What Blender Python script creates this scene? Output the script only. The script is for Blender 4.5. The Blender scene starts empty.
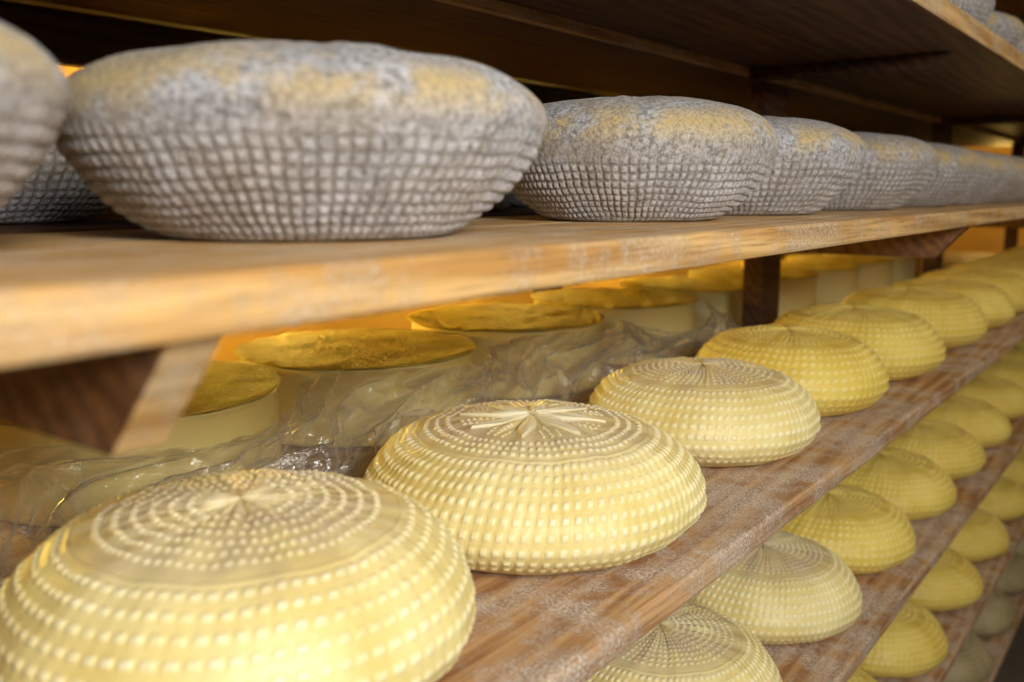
import bpy, math, random, bmesh
import numpy as np
from mathutils import Vector, noise as mn
random.seed(4); rng=np.random.default_rng(3)
ZC=1.5
scene=bpy.context.scene
try:
    scene.view_settings.view_transform='Standard'
except Exception: pass
R15=0.15

# ---------------------------------------------------------------- node helpers
def mat(name):
    m=bpy.data.materials.new(name); m.use_nodes=True
    nt=m.node_tree; b=nt.nodes["Principled BSDF"]
    return m,nt,b
def N(nt,t,**kw):
    n=nt.nodes.new(t)
    for k,v in kw.items(): setattr(n,k,v)
    return n
def L(nt,a,b): nt.links.new(a,b)
def ramp(nt,fac,stops):
    r=N(nt,"ShaderNodeValToRGB"); e=r.color_ramp.elements
    while len(e)<len(stops): e.new(0.5)
    for i,(p,c) in enumerate(stops):
        e[i].position=p; e[i].color=(c[0],c[1],c[2],1) if isinstance(c,(tuple,list)) else (c,c,c,1)
    L(nt,fac,r.inputs[0]); return r.outputs[0]
def noise(nt,vec,scale,detail=5,rough=.55):
    n=N(nt,"ShaderNodeTexNoise"); n.inputs["Scale"].default_value=scale
    n.inputs["Detail"].default_value=detail; n.inputs["Roughness"].default_value=rough
    L(nt,vec,n.inputs["Vector"]); return n.outputs["Fac"]
def mix(nt,fac,a,b,mode='MIX'):
    n=N(nt,"ShaderNodeMix",data_type='RGBA',blend_type=mode)
    if hasattr(fac,'links'): L(nt,fac,n.inputs[0])
    else: n.inputs[0].default_value=fac
    for v,i in((a,6),(b,7)):
        if hasattr(v,'links'): L(nt,v,n.inputs[i])
        else: n.inputs[i].default_value=(*v,1)
    return n.outputs[2]
def mth(nt,op,a,b=None,clamp=False):
    n=N(nt,"ShaderNodeMath",operation=op,use_clamp=clamp)
    for v,i in((a,0),(b,1)):
        if v is None: continue
        if hasattr(v,'links'): L(nt,v,n.inputs[i])
        else: n.inputs[i].default_value=v
    return n.outputs[0]
def coords(nt,scale=(1,1,1),shift=True):
    tc=N(nt,"ShaderNodeTexCoord"); mp=N(nt,"ShaderNodeMapping")
    mp.inputs["Scale"].default_value=scale
    L(nt,tc.outputs["Object"],mp.inputs["Vector"])
    if shift:
        oi=N(nt,"ShaderNodeObjectInfo"); 
        v=N(nt,"ShaderNodeCombineXYZ")
        s=mth(nt,'MULTIPLY',oi.outputs["Random"],37.0)
        L(nt,s,v.inputs[0]); L(nt,s,v.inputs[1]); L(nt,s,v.inputs[2])
        L(nt,v.outputs[0],mp.inputs["Location"])
    return mp.outputs[0]
def bump(nt,b,h,strength,dist):
    n=N(nt,"ShaderNodeBump"); n.inputs["Strength"].default_value=strength
    n.inputs["Distance"].default_value=dist
    L(nt,h,n.inputs["Height"]); L(nt,n.outputs[0],b.inputs["Normal"])

# ---------------------------------------------------------------- materials
def mat_fresh(name,low,high,raised,topc,topamt):
    m,nt,b=mat(name)
    v=coords(nt); n1=noise(nt,v,14,5); n2=noise(nt,v,160,4,.7)
    col=mix(nt,ramp(nt,n1,[(.35,0.),(.65,1.)]),low,high)
    at=N(nt,"ShaderNodeAttribute",attribute_name="imprint")
    ra=mth(nt,'MULTIPLY',at.outputs["Fac"],ramp(nt,noise(nt,v,30,4),[(.3,.3),(.65,.85)]))
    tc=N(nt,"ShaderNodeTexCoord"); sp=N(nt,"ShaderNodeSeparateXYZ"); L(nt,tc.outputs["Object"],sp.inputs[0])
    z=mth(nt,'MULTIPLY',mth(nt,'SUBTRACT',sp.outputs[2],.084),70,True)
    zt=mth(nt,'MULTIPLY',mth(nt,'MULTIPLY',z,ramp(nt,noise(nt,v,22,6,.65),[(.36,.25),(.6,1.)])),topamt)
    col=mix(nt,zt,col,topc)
    col=mix(nt,ra,col,raised)
    col=mix(nt,ramp(nt,n2,[(.62,0.),(.78,.2)]),col,(.50,.37,.14))
    L(nt,col,b.inputs["Base Color"])
    b.inputs["Roughness"].default_value=.42
    b.inputs["Specular IOR Level"].default_value=.40
    b.inputs["Subsurface Weight"].default_value=.12
    b.inputs["Subsurface Radius"].default_value=(.012,.009,.004)
    b.inputs["Subsurface Scale"].default_value=.5
    bump(nt,b,mth(nt,'ADD',mth(nt,'MULTIPLY',noise(nt,v,45,4),1.4),n2),.45,.0015)
    return m
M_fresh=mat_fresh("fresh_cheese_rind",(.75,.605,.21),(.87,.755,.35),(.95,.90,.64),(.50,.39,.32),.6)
M_yel=mat_fresh("warm_lit_cheese_rind",(.74,.54,.08),(.85,.67,.15),(.90,.78,.34),(.66,.51,.20),.3)  # yellower copy of the fresh rind; warm light on far wheels painted in
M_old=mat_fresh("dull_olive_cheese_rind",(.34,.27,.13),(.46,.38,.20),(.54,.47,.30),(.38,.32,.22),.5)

def mat_aged(name,c_mold,c_dark,c_tan):
    m,nt,b=mat(name)
    v=coords(nt); n1=noise(nt,v,18,8,.7); n2=noise(nt,v,190,6,.8); n3=noise(nt,v,9,6,.65)
    n4=noise(nt,v,620,3,.75); n5=noise(nt,v,40,6,.75)
    at=N(nt,"ShaderNodeAttribute",attribute_name="imprint")
    col=mix(nt,ramp(nt,n2,[(.41,0.),(.57,1.)]),c_dark,c_mold)
    tc=N(nt,"ShaderNodeTexCoord"); sp=N(nt,"ShaderNodeSeparateXYZ"); L(nt,tc.outputs["Object"],sp.inputs[0])
    d=mth(nt,'ABSOLUTE',mth(nt,'SUBTRACT',sp.outputs[2],.086))
    sh=mth(nt,'SUBTRACT',1.0,mth(nt,'MULTIPLY',d,50),True)
    t=mth(nt,'MULTIPLY',ramp(nt,n1,[(.42,0.),(.54,1.)]),mth(nt,'ADD',mth(nt,'MULTIPLY',sh,.8),.18))
    t=mth(nt,'MULTIPLY',t,ramp(nt,n2,[(.38,.4),(.58,1.)]))
    col=mix(nt,ramp(nt,n3,[(.47,0.),(.64,.45)]),col,(.28,.225,.16))
    col=mix(nt,t,col,c_tan)
    col=mix(nt,mth(nt,'MULTIPLY',at.outputs["Fac"],ramp(nt,n5,[(.38,.15),(.60,.95)])),col,(.86,.84,.86))
    at2=N(nt,"ShaderNodeAttribute",attribute_name="groove")
    col=mix(nt,mth(nt,'MULTIPLY',at2.outputs["Fac"],ramp(nt,n5,[(.35,.75),(.65,.28)])),col,(.15,.115,.08))
    col=mix(nt,ramp(nt,n4,[(.54,0.),(.68,.65)]),col,(.12,.095,.07))
    L(nt,col,b.inputs["Base Color"]); b.inputs["Roughness"].default_value=.85
    b.inputs["Specular IOR Level"].default_value=.25
    b.inputs["Sheen Weight"].default_value=.1
    bump(nt,b,mth(nt,'ADD',n2,mth(nt,'MULTIPLY',n4,.7)),.85,.0025)
    return m
M_aged=mat_aged("aged_grey_rind",(.65,.64,.655),(.24,.22,.20),(.72,.51,.17))

def mat_wood(name,dark,light,mold,moldamt,rough=.6):
    m,nt,b=mat(name)
    v=coords(nt,(1,.03,1)); v2=coords(nt,(1,1,1)); v3=coords(nt,(1,.06,1))
    g=noise(nt,v,80,7,.65); g2=noise(nt,v,420,4,.6)
    w=N(nt,"ShaderNodeTexWave",wave_type='BANDS',bands_direction='DIAGONAL'); w.inputs["Scale"].default_value=26
    w.inputs["Distortion"].default_value=6; w.inputs["Detail"].default_value=3; w.inputs["Detail Scale"].default_value=1.2
    L(nt,v3,w.inputs["Vector"])
    f=mth(nt,'ADD',mth(nt,'MULTIPLY',g,.80),mth(nt,'MULTIPLY',w.outputs["Fac"],.20))
    col=mix(nt,ramp(nt,f,[(.38,0.),(.62,1.)]),dark,light)
    col=mix(nt,ramp(nt,g2,[(.5,0.),(.68,.6)]),col,tuple(c*.45 for c in dark))
    mo=mth(nt,'MULTIPLY',ramp(nt,noise(nt,v2,13,8,.7),[(.44,0.),(.58,1.)]),ramp(nt,noise(nt,v2,380,5,.85),[(.45,0.),(.55,1.)]))
    col=mix(nt,mth(nt,'MULTIPLY',mo,moldamt),col,mold)
    L(nt,col,b.inputs["Base Color"]); b.inputs["Roughness"].default_value=rough
    b.inputs["Specular IOR Level"].default_value=.3
    bump(nt,b,mth(nt,'ADD',g2,mth(nt,'MULTIPLY',mo,.8)),.55,.0015)
    return m
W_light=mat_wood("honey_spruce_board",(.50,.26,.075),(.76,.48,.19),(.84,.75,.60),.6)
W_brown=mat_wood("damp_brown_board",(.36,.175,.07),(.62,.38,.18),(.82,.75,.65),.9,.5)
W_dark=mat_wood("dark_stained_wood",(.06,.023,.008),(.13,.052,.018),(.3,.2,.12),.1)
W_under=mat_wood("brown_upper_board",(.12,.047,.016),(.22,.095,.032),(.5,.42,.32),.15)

def mat_plain(name,c1,c2,scale,rough=.8,bs=.3,bd=.003):
    m,nt,b=mat(name); v=coords(nt,shift=False)
    L(nt,mix(nt,ramp(nt,noise(nt,v,scale,6),[(.3,0.),(.7,1.)]),c1,c2),b.inputs["Base Color"])
    b.inputs["Roughness"].default_value=rough
    bump(nt,b,noise(nt,v,scale*8,5),bs,bd); return m
M_wall=mat_plain("ochre_plaster",(.50,.29,.08),(.60,.38,.13),4)
M_wall2=mat_plain("cellar_plaster",(.30,.25,.2),(.4,.34,.27),4)
M_floor=mat_plain("cellar_tile_concrete",(.13,.11,.09),(.2,.17,.14),5,.5)
M_wrapc=mat_plain("wrapped_cheese_rind",(.84,.69,.22),(.93,.80,.34),9,.5)
M_warm_top=mat_plain("warm_lit_cheese_top",(.72,.47,.03),(.95,.72,.09),16,.68,.8,.015)  # warm light falling on the wheel tops, painted in as yellow

m,nt,b=mat("clear_plastic_film"); M_film=m
nt.nodes.remove(b); out=[n for n in nt.nodes if n.type=='OUTPUT_MATERIAL'][0]
tr=N(nt,"ShaderNodeBsdfTransparent"); tr.inputs[0].default_value=(.985,.98,.95,1)
gl=N(nt,"ShaderNodeBsdfGlossy"); gl.inputs[0].default_value=(1,.98,.94,1); gl.inputs["Roughness"].default_value=.20
df=N(nt,"ShaderNodeBsdfTranslucent"); df.inputs[0].default_value=(.97,.93,.76,1)
df2=N(nt,"ShaderNodeBsdfDiffuse"); df2.inputs[0].default_value=(.97,.95,.88,1)
v=coords(nt,(1,1,.8)); nn=noise(nt,v,30,5,.55)
bp=N(nt,"ShaderNodeBump"); bp.inputs["Strength"].default_value=.8; bp.inputs["Distance"].default_value=.015
L(nt,nn,bp.inputs["Height"]); L(nt,bp.outputs[0],gl.inputs["Normal"])
m0=N(nt,"ShaderNodeMixShader"); m0.inputs[0].default_value=.6; L(nt,df.outputs[0],m0.inputs[1]); L(nt,df2.outputs[0],m0.inputs[2])
m1=N(nt,"ShaderNodeMixShader"); m1.inputs[0].default_value=.55; L(nt,m0.outputs[0],m1.inputs[1]); L(nt,gl.outputs[0],m1.inputs[2])
lw=N(nt,"ShaderNodeLayerWeight"); lw.inputs[0].default_value=.4
f=mth(nt,'ADD',mth(nt,'MULTIPLY',lw.outputs["Facing"],.85),.10,True)
ms=N(nt,"ShaderNodeMixShader"); L(nt,f,ms.inputs[0]); L(nt,tr.outputs[0],ms.inputs[1]); L(nt,m1.outputs[0],ms.inputs[2]); L(nt,ms.outputs[0],out.inputs[0])

# ---------------------------------------------------------------- cheese meshes
def spline(pts,n):
    P=np.array(pts,float); P=np.vstack([2*P[0]-P[1],P,2*P[-1]-P[-2]])
    out=[]
    for i in range(1,len(P)-2):
        t=np.linspace(0,1,24,endpoint=False)[:,None]
        p0,p1,p2,p3=P[i-1],P[i],P[i+1],P[i+2]
        out.append(.5*((2*p1)+(-p0+p2)*t+(2*p0-5*p1+4*p2-p3)*t**2+(-p0+3*p1-3*p2+p3)*t**3))
    out=np.vstack(out+[P[-2:-1]])
    out[:,0]=np.maximum(out[:,0],0)
    s=np.r_[0,np.cumsum(np.hypot(*np.diff(out,axis=0).T))]
    ss=np.linspace(0,s[-1],n)
    return np.c_[np.interp(ss,s,out[:,0]),np.interp(ss,s,out[:,1])],ss
PF=[(0,0),(.06,0),(.10,.0005),(.120,.006),(.139,.018),(.1490,.030),(.1505,.040),(.1475,.052),(.138,.067),(.122,.082),(.098,.0935),(.06,.1005),(.03,.1025),(0,.1035)]
PA=[(0,0),(.05,0),(.085,.0005),(.103,.010),(.124,.028),(.141,.050),(.149,.067),(.150,.076),(.145,.086),(.131,.097),(.10,.107),(.05,.113),(0,.115)]
def sm(x,a,b):
    t=np.clip((x-a)/(b-a),0,1); return t*t*(3-2*t)
def lathe(name,prof,na,ns,disp,mats,irrk=1.0):
    P,ss=spline(prof,ns); P=P[1:-1]; ss=ss[1:-1]
    phi=np.linspace(0,2*np.pi,na,endpoint=False)
    T=np.gradient(P,axis=0); T/=np.linalg.norm(T,axis=1)[:,None]+1e-12
    Nn=np.c_[T[:,1],-T[:,0]]
    S,PH=np.meshgrid(ss,phi,indexing='ij')
    Rr=np.repeat(P[:,0:1],na,1); Zz=np.repeat(P[:,1:2],na,1)
    d,imp,gro=disp(S,PH,Rr,Zz,ss[-1])
    flat=sm(Zz,.001,.006); d=d*flat
    Rn=Rr+Nn[:,0:1]*d; Zn=np.maximum(Zz+Nn[:,1:2]*d,0)
    irr=1+irrk*(.006*np.sin(2*PH+1)+.004*np.sin(3*PH+.4)+.002*np.sin(7*PH))
    Rn=Rn*irr
    X=Rn*np.cos(PH); Y=Rn*np.sin(PH)
    co=np.stack([X,Y,Zn],-1).reshape(-1,3)
    n=len(ss)
    i=np.arange(n-1)[:,None]; j=np.arange(na)[None]; j2=(j+1)%na
    q=np.stack([i*na+j+0*i,i*na+j2,(i+1)*na+j2,(i+1)*na+j],-1).reshape(-1,4)
    co=np.vstack([co,[[0,0,0],[0,0,float(Zn[-1].mean())]]]); b0=n*na; b1=b0+1
    faces=q.tolist()
    faces+=[[b0,(k+1)%na,k] for k in range(na)]
    faces+=[[b1,(n-1)*na+k,(n-1)*na+(k+1)%na] for k in range(na)]
    me=bpy.data.meshes.new(name); me.from_pydata(co.tolist(),[],faces)
    me.polygons.foreach_set("use_smooth",[True]*len(faces))
    for nm,arr in(("imprint",np.clip(imp,0,1)),("groove",gro)):
        a=me.attributes.new(nm,'FLOAT','POINT'); a.data.foreach_set("value",np.r_[arr.ravel(),0,0].astype(np.float32))
    me.materials.append(mats); me.update(); return me

def box1(x,c,h,e): return 1-sm(np.abs(x-c),h,h+e)
def dash_rows(S,PH,s0,s1,step,n,hh,duty,slant=0.0):
    k=np.floor((S-s0)/step); loc=(S-s0)/step-k-.5
    inside=((S>=s0)&(S<s1))
    row=1-sm(np.abs(loc),hh,hh+.15)
    u=(PH*n/(2*np.pi)+slant*(loc+k)+.08*np.sin(11*PH+k)); u=u-np.floor(u)-.5
    col=1-sm(np.abs(u),duty/2,duty/2+.15)
    return row*col*inside
def lowf(S,PH,a=.0009):
    x=np.cos(PH)*S; y=np.sin(PH)*S
    return a*(np.sin(38*x+21*y+1)+np.sin(55*y-30*x)+.6*np.sin(90*x+70*y+2))/2
def patch(S,PH,sd):
    x=np.cos(PH)*S; y=np.sin(PH)*S
    return .5+.25*(np.sin(47*x+sd)*np.sin(53*y+2*sd)+np.sin(91*x-60*y+sd)*np.sin(40*x+88*y))
def fresh_disp(kind,ncol,hh=.15,duty=.46,ridge=.25):
    def f(S,PH,R,Z,Smax):
        q=Smax-S
        d=lowf(S,PH,.0013); imp=np.zeros_like(S)
        st=.0120
        side=dash_rows(q,PH,.104,.104+st*9,st,ncol,hh,duty,slant=.22)
        side=side*(.5+.5*patch(S,PH,1.3))
        imp=np.maximum(imp,side)
        kk=(q-.104)/st
        u=PH*ncol/(2*np.pi)+.22*(kk-.5)+.08*np.sin(11*PH+np.floor(kk)); u=u-np.floor(u)-.5
        rib=(1-sm(np.abs(u),.12,.45))*sm(q,.102,.108)*(1-sm(q,.104+st*8.4,.104+st*9.))
        if kind=='rings':
            for a,nn in((.026,30),(.037,42),(.048,54),(.059,64),(.070,72),(.081,80)):
                imp=np.maximum(imp,dash_rows(q,PH,a,a+.010,.010,nn,.12,.36,slant=.1)*.75)
            imp=np.maximum(imp,dash_rows(q,PH,.008,.024,.016,14,.3,.45)*.3)
        if kind=='flower':
            RP=.066
            ring=dash_rows(q,PH,.069,.069+.0098*3,.0098,84,.13,.38)
            u=PH*8/(2*np.pi); u=np.abs(u-np.round(u))*2*np.pi/8
            w=q*np.sin(u); half=.0092*np.sin(np.clip(q/(RP-.001),0,1)*np.pi)**.8
            dom=(q<RP-.002)&(q>.004)
            inner=(1-sm(w,half*.6,half*.85))*dom*1.25
            u2=PH*8/(2*np.pi)+.5; u2=np.abs(u2-np.round(u2))*2*np.pi/8
            w2=q*np.sin(u2)
            rad=((1-sm(w2,.0008,.0018))+(1-sm(np.abs(w2-.007),.0007,.0016))*(q>.046))*((q>.030)&(q<.065))*(.5+.5*np.sign(np.sin(q*1150)))
            imp=np.maximum.reduce([imp,ring*.85,inner,np.clip(rad,0,1)*.7])
        if kind=='fine':
            imp=np.maximum(imp,dash_rows(q,PH,.016,.016+.0085*9,.0085,66,.14,.36,slant=.15)*.6)
        ringline=box1(q,.1025,.0006,.0012)*.35
        d=d+np.maximum(imp,np.maximum(ringline,rib*ridge))*.0018
        return d,imp,np.zeros_like(S)
    return f
def aged_disp(n,step,seed):
    def f(S,PH,R,Z,Smax):
        s0=.080; s1=.080+step*11.2
        k=(S-s0)/step+.06*np.sin(9*PH+seed)+.05*np.sin(21*PH)
        row=np.abs(k-np.floor(k)-.5)*2
        wob=.08*np.sin(5*PH+seed)+.08*np.sin(13*PH+seed*2)
        u=PH*n/(2*np.pi)+.06*np.sin(2*k)+wob
        col=np.abs(u-np.floor(u)-.5)*2
        g=np.maximum(sm(row,.40,.95)*.8,sm(col,.40,.95))
        fade=sm(S,s0-.003,s0+.004)*(1-sm(S,s1-.020,s1+.006))
        pt=patch(S,PH,seed)
        amp=fade*(.45+.55*pt)
        imp=(1-g)*amp; gro=g*fade
        top=sm(S,s1,s1+.02)
        fine=(np.sin(PH*n)*np.sin(S*2*np.pi/.007))
        fuzz=np.random.default_rng(int(seed*10)).normal(size=S.shape)
        d=lowf(S,PH,.0013)+imp*.0022+top*fine*.0003+fuzz*.0001
        return d,imp*.85,gro
    return f
ME={}
ME['f_rings']=lathe("fresh_cheese_rings",PF,960,330,fresh_disp('rings',78,.11,.46,.06),M_fresh)
ME['f_flower']=lathe("fresh_cheese_flower",PF,1100,330,fresh_disp('flower',96,.16,.38,.2),M_fresh)
ME['f_fine']=lathe("fresh_cheese_fine",PF,900,300,fresh_disp('fine',88,.14,.38,.15),M_fresh)
ME['y_fine']=lathe("warm_lit_cheese_fine",PF,620,180,fresh_disp('fine',70,.14,.42,.1),M_yel)
ME['y_rings']=lathe("warm_lit_cheese_rings",PF,620,180,fresh_disp('rings',74,.14,.42,.1),M_yel)
ME['o_rings']=ME['y_rings'].copy(); ME['o_rings'].materials[0]=M_old
ME['a1']=lathe("aged_cheese_a",PA,960,320,aged_disp(104,.0089,1.),M_aged)
ME['a2']=lathe("aged_cheese_b",PA,960,320,aged_disp(110,.0082,2.3),M_aged)
ME['a3']=lathe("aged_cheese_c",PA,620,190,aged_disp(90,.0092,4.1),M_aged)

def put(name,me,x,y,z,r,rot=None,hs=1.0):
    o=bpy.data.objects.new(name,me); scene.collection.objects.link(o)
    s=r/R15; o.scale=(s,s,s*hs); o.location=(x,y,z)
    o.rotation_euler=(0,0,rot if rot is not None else random.uniform(0,6.28)); return o
ZT=dict(U=ZC+.232,A=ZC-.029,B=ZC-.302,C=ZC-.578,D=ZC-.85,E=ZC-1.12)
XR=-.466
for y,r,k,h in[(.078,.150,'a1',.96),(.402,.150,'a1',.99),(.812,.141,'a2',1.08),(1.085,.143,'a3',1.05),(1.42,.148,'a3',1),(1.765,.147,'a3',1),(2.09,.146,'a3',1)]+[(2.40+.31*i,.147,'a3',1) for i in range(9)]:
    put("aged_cheese_wheel",ME[k],XR,y,ZT['A'],r,hs=h)
for i in range(16): put("aged_cheese_wheel",ME['a3'],XR+random.uniform(-.01,.01),.15+.315*i,ZT['U'],.147)
B=[(.02,.146,'f_rings',1.1),(.338,.145,'f_rings',1.12),(.648,.151,'f_flower',1.0),(.992,.135,'f_fine',1.06),(1.275,.136,'y_fine',1.14),(1.575,.143,'y_fine',1.1),(1.94,.143,'y_rings',1.1),(2.25,.143,'y_fine',1.05)]+[(2.56+.31*i,.145,random.choice(['y_fine','y_rings']),1.05) for i in range(8)]
for y,r,k,h in B: put("fresh_cheese_wheel",ME[k],XR,y,ZT['B'],r,rot=.5 if k=='f_flower' else None,hs=h)
for i,y in enumerate([.02,.30,.585,.87,1.165,1.437,1.72,2.0,2.29,2.6,2.9,3.2,3.5,3.8,4.1,4.4]):
    put("fresh_cheese_wheel",ME['f_fine' if i in(3,4) else('y_fine' if i%2 else 'y_rings')],-.448,y,ZT['C'],.131,hs=1.1)
for i in range(15): put("fresh_cheese_wheel",ME['y_rings'],-.435,.08+.32*i,ZT['D'],.132,hs=1.08)
for i in range(14): put("fresh_cheese_wheel",ME['o_rings'],-.435,.05+.31*i,ZT['E'],.135,hs=1.05)

# ---------------------------------------------------------------- boxes / racks
def boxmesh(name,x0,x1,y0,y1,z0,z1,material,parent=None,bev=.003,pts=None,endmat=None):
    bm=bmesh.new(); bmesh.ops.create_cube(bm,size=1)
    for v in bm.verts: v.co=Vector(((v.co.x)*(x1-x0),(v.co.y)*(y1-y0),(v.co.z)*(z1-z0)))
    if pts: pts(bm)
    bmesh.ops.bevel(bm,geom=bm.edges[:],offset=bev,segments=2,affect='EDGES',profile=.5)
    bm.normal_update()
    me=bpy.data.meshes.new(name); 
    if endmat:
        for f in bm.faces:
            if f.normal.x>.4: f.material_index=1
    bm.to_mesh(me); bm.free(); me.materials.append(material)
    if endmat: me.materials.append(endmat)
    o=bpy.data.objects.new(name,me); scene.collection.objects.link(o)
    o.location=((x0+x1)/2,(y0+y1)/2,(z0+z1)/2)
    if parent: o.parent=parent
    return o
def empty(name):
    e=bpy.data.objects.new(name,None); scene.collection.objects.link(e); return e
rack=empty("cheese_aging_rack"); back=empty("cheese_aging_rack")
Y0,Y1=-.7,5.0; XB=-.645
for k,z in ZT.items():
    XF={'U':-.283,'A':-.283}.get(k,-.302); TH={'U':.028,'A':.024}.get(k,.022)
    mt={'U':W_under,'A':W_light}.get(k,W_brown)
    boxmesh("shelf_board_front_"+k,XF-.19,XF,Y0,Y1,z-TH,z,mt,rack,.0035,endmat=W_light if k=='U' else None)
    boxmesh("shelf_board_rear_"+k,XB,XF-.192,Y0,Y1,z-TH,z,mt,rack,.003)
    yb=[.183,1.52,2.9,4.3]
    hb=.022 if k=='U' else .050
    for i,y in enumerate(yb):
        def cut(bm):
            for v in bm.verts:
                if v.co.x>0 and v.co.z<0: v.co.x-=.045
        boxmesh("support_bracket_%s_%d"%(k,i),XB,XF-(.05 if k=='U' else .006),y,y+.024,z-TH-hb,z-TH,W_dark if k=='U' else W_under,rack,.0015,cut,endmat=W_light if i==0 else None)  # lit look of the first bracket's cut end painted as paler wood
boxmesh("light_slit_strip",XB-.014,XB,Y0,Y1,ZT['U']-.04,ZT['U']-.012,W_light,rack,.001)  # pale strip added to stand in for the light slit between boards
boxmesh("shelf_board_top",XB,-.283,Y0,Y1,ZC+.49,ZC+.52,W_dark,rack)
for i,y in enumerate([-.55,1.66,3.04,4.44]):
    boxmesh("post_%d"%i,XB-.056,XB-.016,y,y+.09,0,2.3,W_dark,rack)
BX0,BX1=-1.12,-.705
for k,z in ZT.items():
    boxmesh("shelf_board_back_"+k,BX0,BX1,Y0,Y1,z-.025,z,W_dark if k in'UA' else W_brown,back,.003)
boxmesh("rear_rail_upper",BX0-.022,BX0-.002,Y0,Y1,ZC+.150,ZC+.225,W_dark,back)
boxmesh("rear_rail_lower",BX0-.022,BX0-.002,Y0,Y1,ZC-.05,ZC+.114,W_dark,back)
for i,y in enumerate([-.55,1.66,3.04,4.44]):
    boxmesh("post_rear_%d"%i,BX0-.074,BX0-.024,y,y+.05,0,2.3,W_dark,back)
for i in range(14): put("aged_cheese_wheel",ME['a3'],-.90,-.25+.318*i,ZT['A'],.148,hs=1.0)  # back row added to block the bright wall behind

# ---------------------------------------------------------------- wrapped wheels
def wrapped(y,x=-.885,r=.150,h=.098):
    e=empty("film_wrapped_cheese_wheel"); e.location=(x,y,ZT['B'])
    pr=[(0,0),(r*.6,0),(r-.006,.001),(r,.008),(r+.001,h*.5),(r,h-.006),(r-.003,h-.001),(r*.6,h),(0,h)]
    me=lathe("wheel",pr,160,90,lambda S,PH,R,Z,M:(lowf(S,PH,.0008),0*S,0*S),M_wrapc)
    o=bpy.data.objects.new("cheese_body",me); scene.collection.objects.link(o); o.parent=e
    sd=random.uniform(0,6)
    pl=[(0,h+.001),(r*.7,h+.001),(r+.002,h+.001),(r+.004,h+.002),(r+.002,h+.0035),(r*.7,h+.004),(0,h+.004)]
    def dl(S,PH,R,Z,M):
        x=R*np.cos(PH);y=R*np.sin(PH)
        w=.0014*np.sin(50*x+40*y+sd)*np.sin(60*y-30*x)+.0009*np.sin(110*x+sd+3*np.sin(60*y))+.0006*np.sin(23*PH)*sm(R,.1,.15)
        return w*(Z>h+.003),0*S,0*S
    me3=lathe("lit_disc",pl,200,90,dl,M_warm_top,1.2)
    o=bpy.data.objects.new("warm_lit_top_disc",me3); scene.collection.objects.link(o); o.parent=e  # thin added disc that carries the painted warm light
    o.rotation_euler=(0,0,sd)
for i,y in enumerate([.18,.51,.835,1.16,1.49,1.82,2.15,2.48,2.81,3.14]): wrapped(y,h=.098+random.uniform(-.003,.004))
# one long sheet of loose film, hung over the fronts and crumpled on the board
def ridge(p): return 1-abs(mn.noise(p))*2.4
bm=bmesh.new(); NY,NV=560,120; g=[]
YS,YE=-.1,1.62
for i in range(NY):
    yy=YS+(YE-YS)*i/(NY-1); row=[]
    rel=((yy-.51)/.327+.5)%1.0-.5
    dy=rel*.327
    xf=-.885+math.sqrt(max(.168**2-dy*dy,0)) # follows each wheel
    xf=max(xf,-.775)
    for j in range(NV):
        v=j/(NV-1)
        up=min(1,v/.62); lay=max(0,v-.62)/.38
        top=.92+.14*mn.noise(Vector((yy*5,0,3)))-.5*max(0,mn.noise(Vector((yy*3.1,5,1))))
        xo=xf*(1-up)+(-.695)*up
        p=Vector((yy*10+v*2.5,v*2.4,1.7)); p2=Vector((yy*32+v*6,v*6,4.1))
        fold=.022*ridge(p)*(.3+up)+.009*ridge(p2)
        x=xo+.004+fold*(1-.7*lay)+.075*lay*(.75+.6*mn.noise(Vector((yy*6,2,2))))
        hump=max(0,ridge(Vector((yy*12+v*4,v*4,7))))
        z=ZT['B']+.100*top*(1-up)**.8+.004+.026*hump*min(1,up*1.2)*(1-.55*lay)+.006*max(0,ridge(p2))*up
        row.append(bm.verts.new((x,yy,z)))
    g.append(row)
for i in range(NY-1):
    for j in range(NV-1):
        f=bm.faces.new((g[i][j],g[i+1][j],g[i+1][j+1],g[i][j+1])); f.smooth=True
me=bpy.data.meshes.new("film_sheet"); bm.to_mesh(me); bm.free(); me.materials.append(M_film)
o=bpy.data.objects.new("loose_plastic_film",me); scene.collection.objects.link(o)

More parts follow.
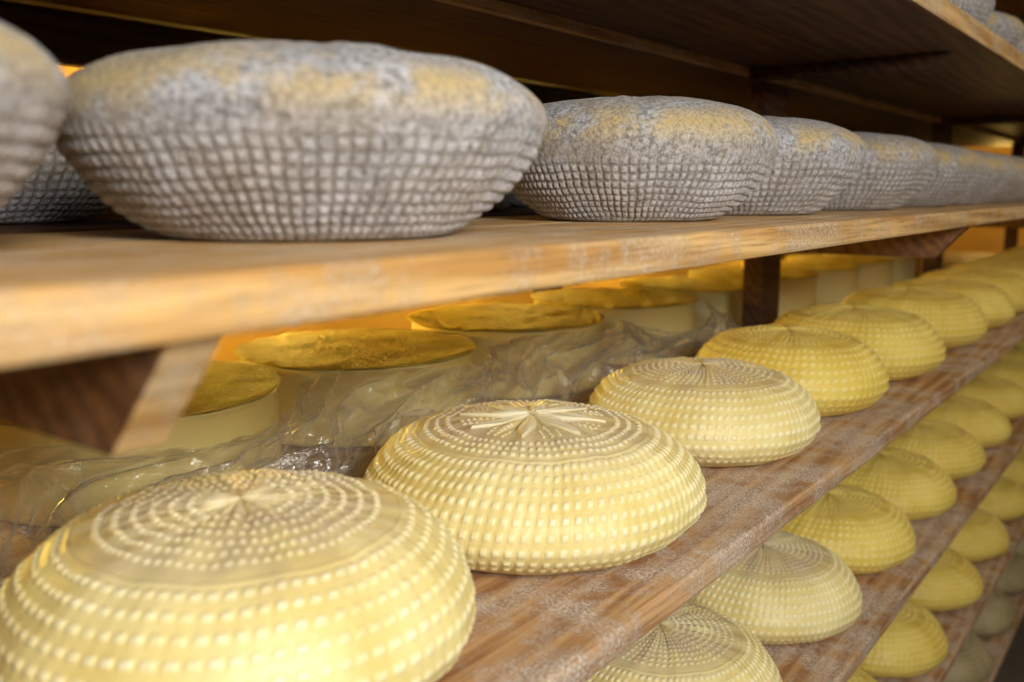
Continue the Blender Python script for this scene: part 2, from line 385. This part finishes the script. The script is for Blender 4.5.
# ---------------------------------------------------------------- room
boxmesh("wall_back",-1.62,-1.5,-1.6,6.2,0,2.4,M_wall,None,.002)
boxmesh("wall_far",-1.5,1.9,6.08,6.2,0,2.4,M_wall,None,.002)
boxmesh("wall_near",-1.5,1.9,-1.72,-1.6,0,2.4,M_wall2,None,.002)
boxmesh("floor",-1.62,2.0,-1.72,6.2,-.1,0,M_floor,None,.002)
boxmesh("ceiling",-1.62,2.0,-1.72,6.2,2.4,2.5,M_wall2,None,.002)
boxmesh("wall_aisle",1.9,2.0,-1.6,6.2,0,2.4,M_wall2,None,.002)

# ---------------------------------------------------------------- lights
def area(name,loc,target,size,power,col,sy=None):
    l=bpy.data.lights.new(name,'AREA'); l.energy=power; l.color=col; l.size=size
    if sy: l.shape='RECTANGLE'; l.size_y=sy
    o=bpy.data.objects.new(name,l); scene.collection.objects.link(o); o.location=loc
    o.rotation_euler=(Vector(target)-Vector(loc)).to_track_quat('-Z','Y').to_euler(); return o
area("aisle_key_light",(.82,-.15,ZC+.44),(-.45,.7,ZC-.15),.4,28,(1,.985,.965))  # added key light from the aisle side, its source unseen
area("far_fill_light",(.7,2.3,ZC+.7),(-.4,2.0,ZC-.3),.4,7.5,(1,.84,.56),1.4)  # added warm fill for the far rows; no panel hangs here
def point(name,loc,p,col,r=.03):
    l=bpy.data.lights.new(name,'POINT'); l.energy=p; l.color=col; l.shadow_soft_size=r
    o=bpy.data.objects.new(name,l); scene.collection.objects.link(o); o.location=loc
for i,y in enumerate([.35,1.0,1.7,2.5,3.5]):
    point("cellar_bulb_light",(-1.28,y,ZC-.075),5.0,(1,.70,.13))
point("cellar_bulb_light",(-1.34,1.0,ZC+.20),5,(1,.6,.08))
point("cellar_bulb_light",(-1.34,2.6,ZC+.20),6,(1,.6,.08))
point("cellar_bulb_light",(-.9,5.5,ZC+.1),8,(1,.62,.14),.06)  # far-end lamp added to brighten the far wall
    
w=bpy.data.worlds.new("cellar_world"); scene.world=w; w.use_nodes=True
w.node_tree.nodes["Background"].inputs[0].default_value=(.5,.52,.58,1); w.node_tree.nodes["Background"].inputs[1].default_value=.05

# ---------------------------------------------------------------- camera
cd=bpy.data.cameras.new("camera"); cam=bpy.data.objects.new("camera",cd); scene.collection.objects.link(cam)
cam.location=(0,0,ZC); cam.rotation_euler=(math.radians(90-9.3),0,math.radians(37))
cd.sensor_width=36; cd.lens=920/1024*36; cd.clip_start=.01
cd.dof.use_dof=True; cd.dof.focus_distance=.86; cd.dof.aperture_fstop=4.5
scene.camera=cam
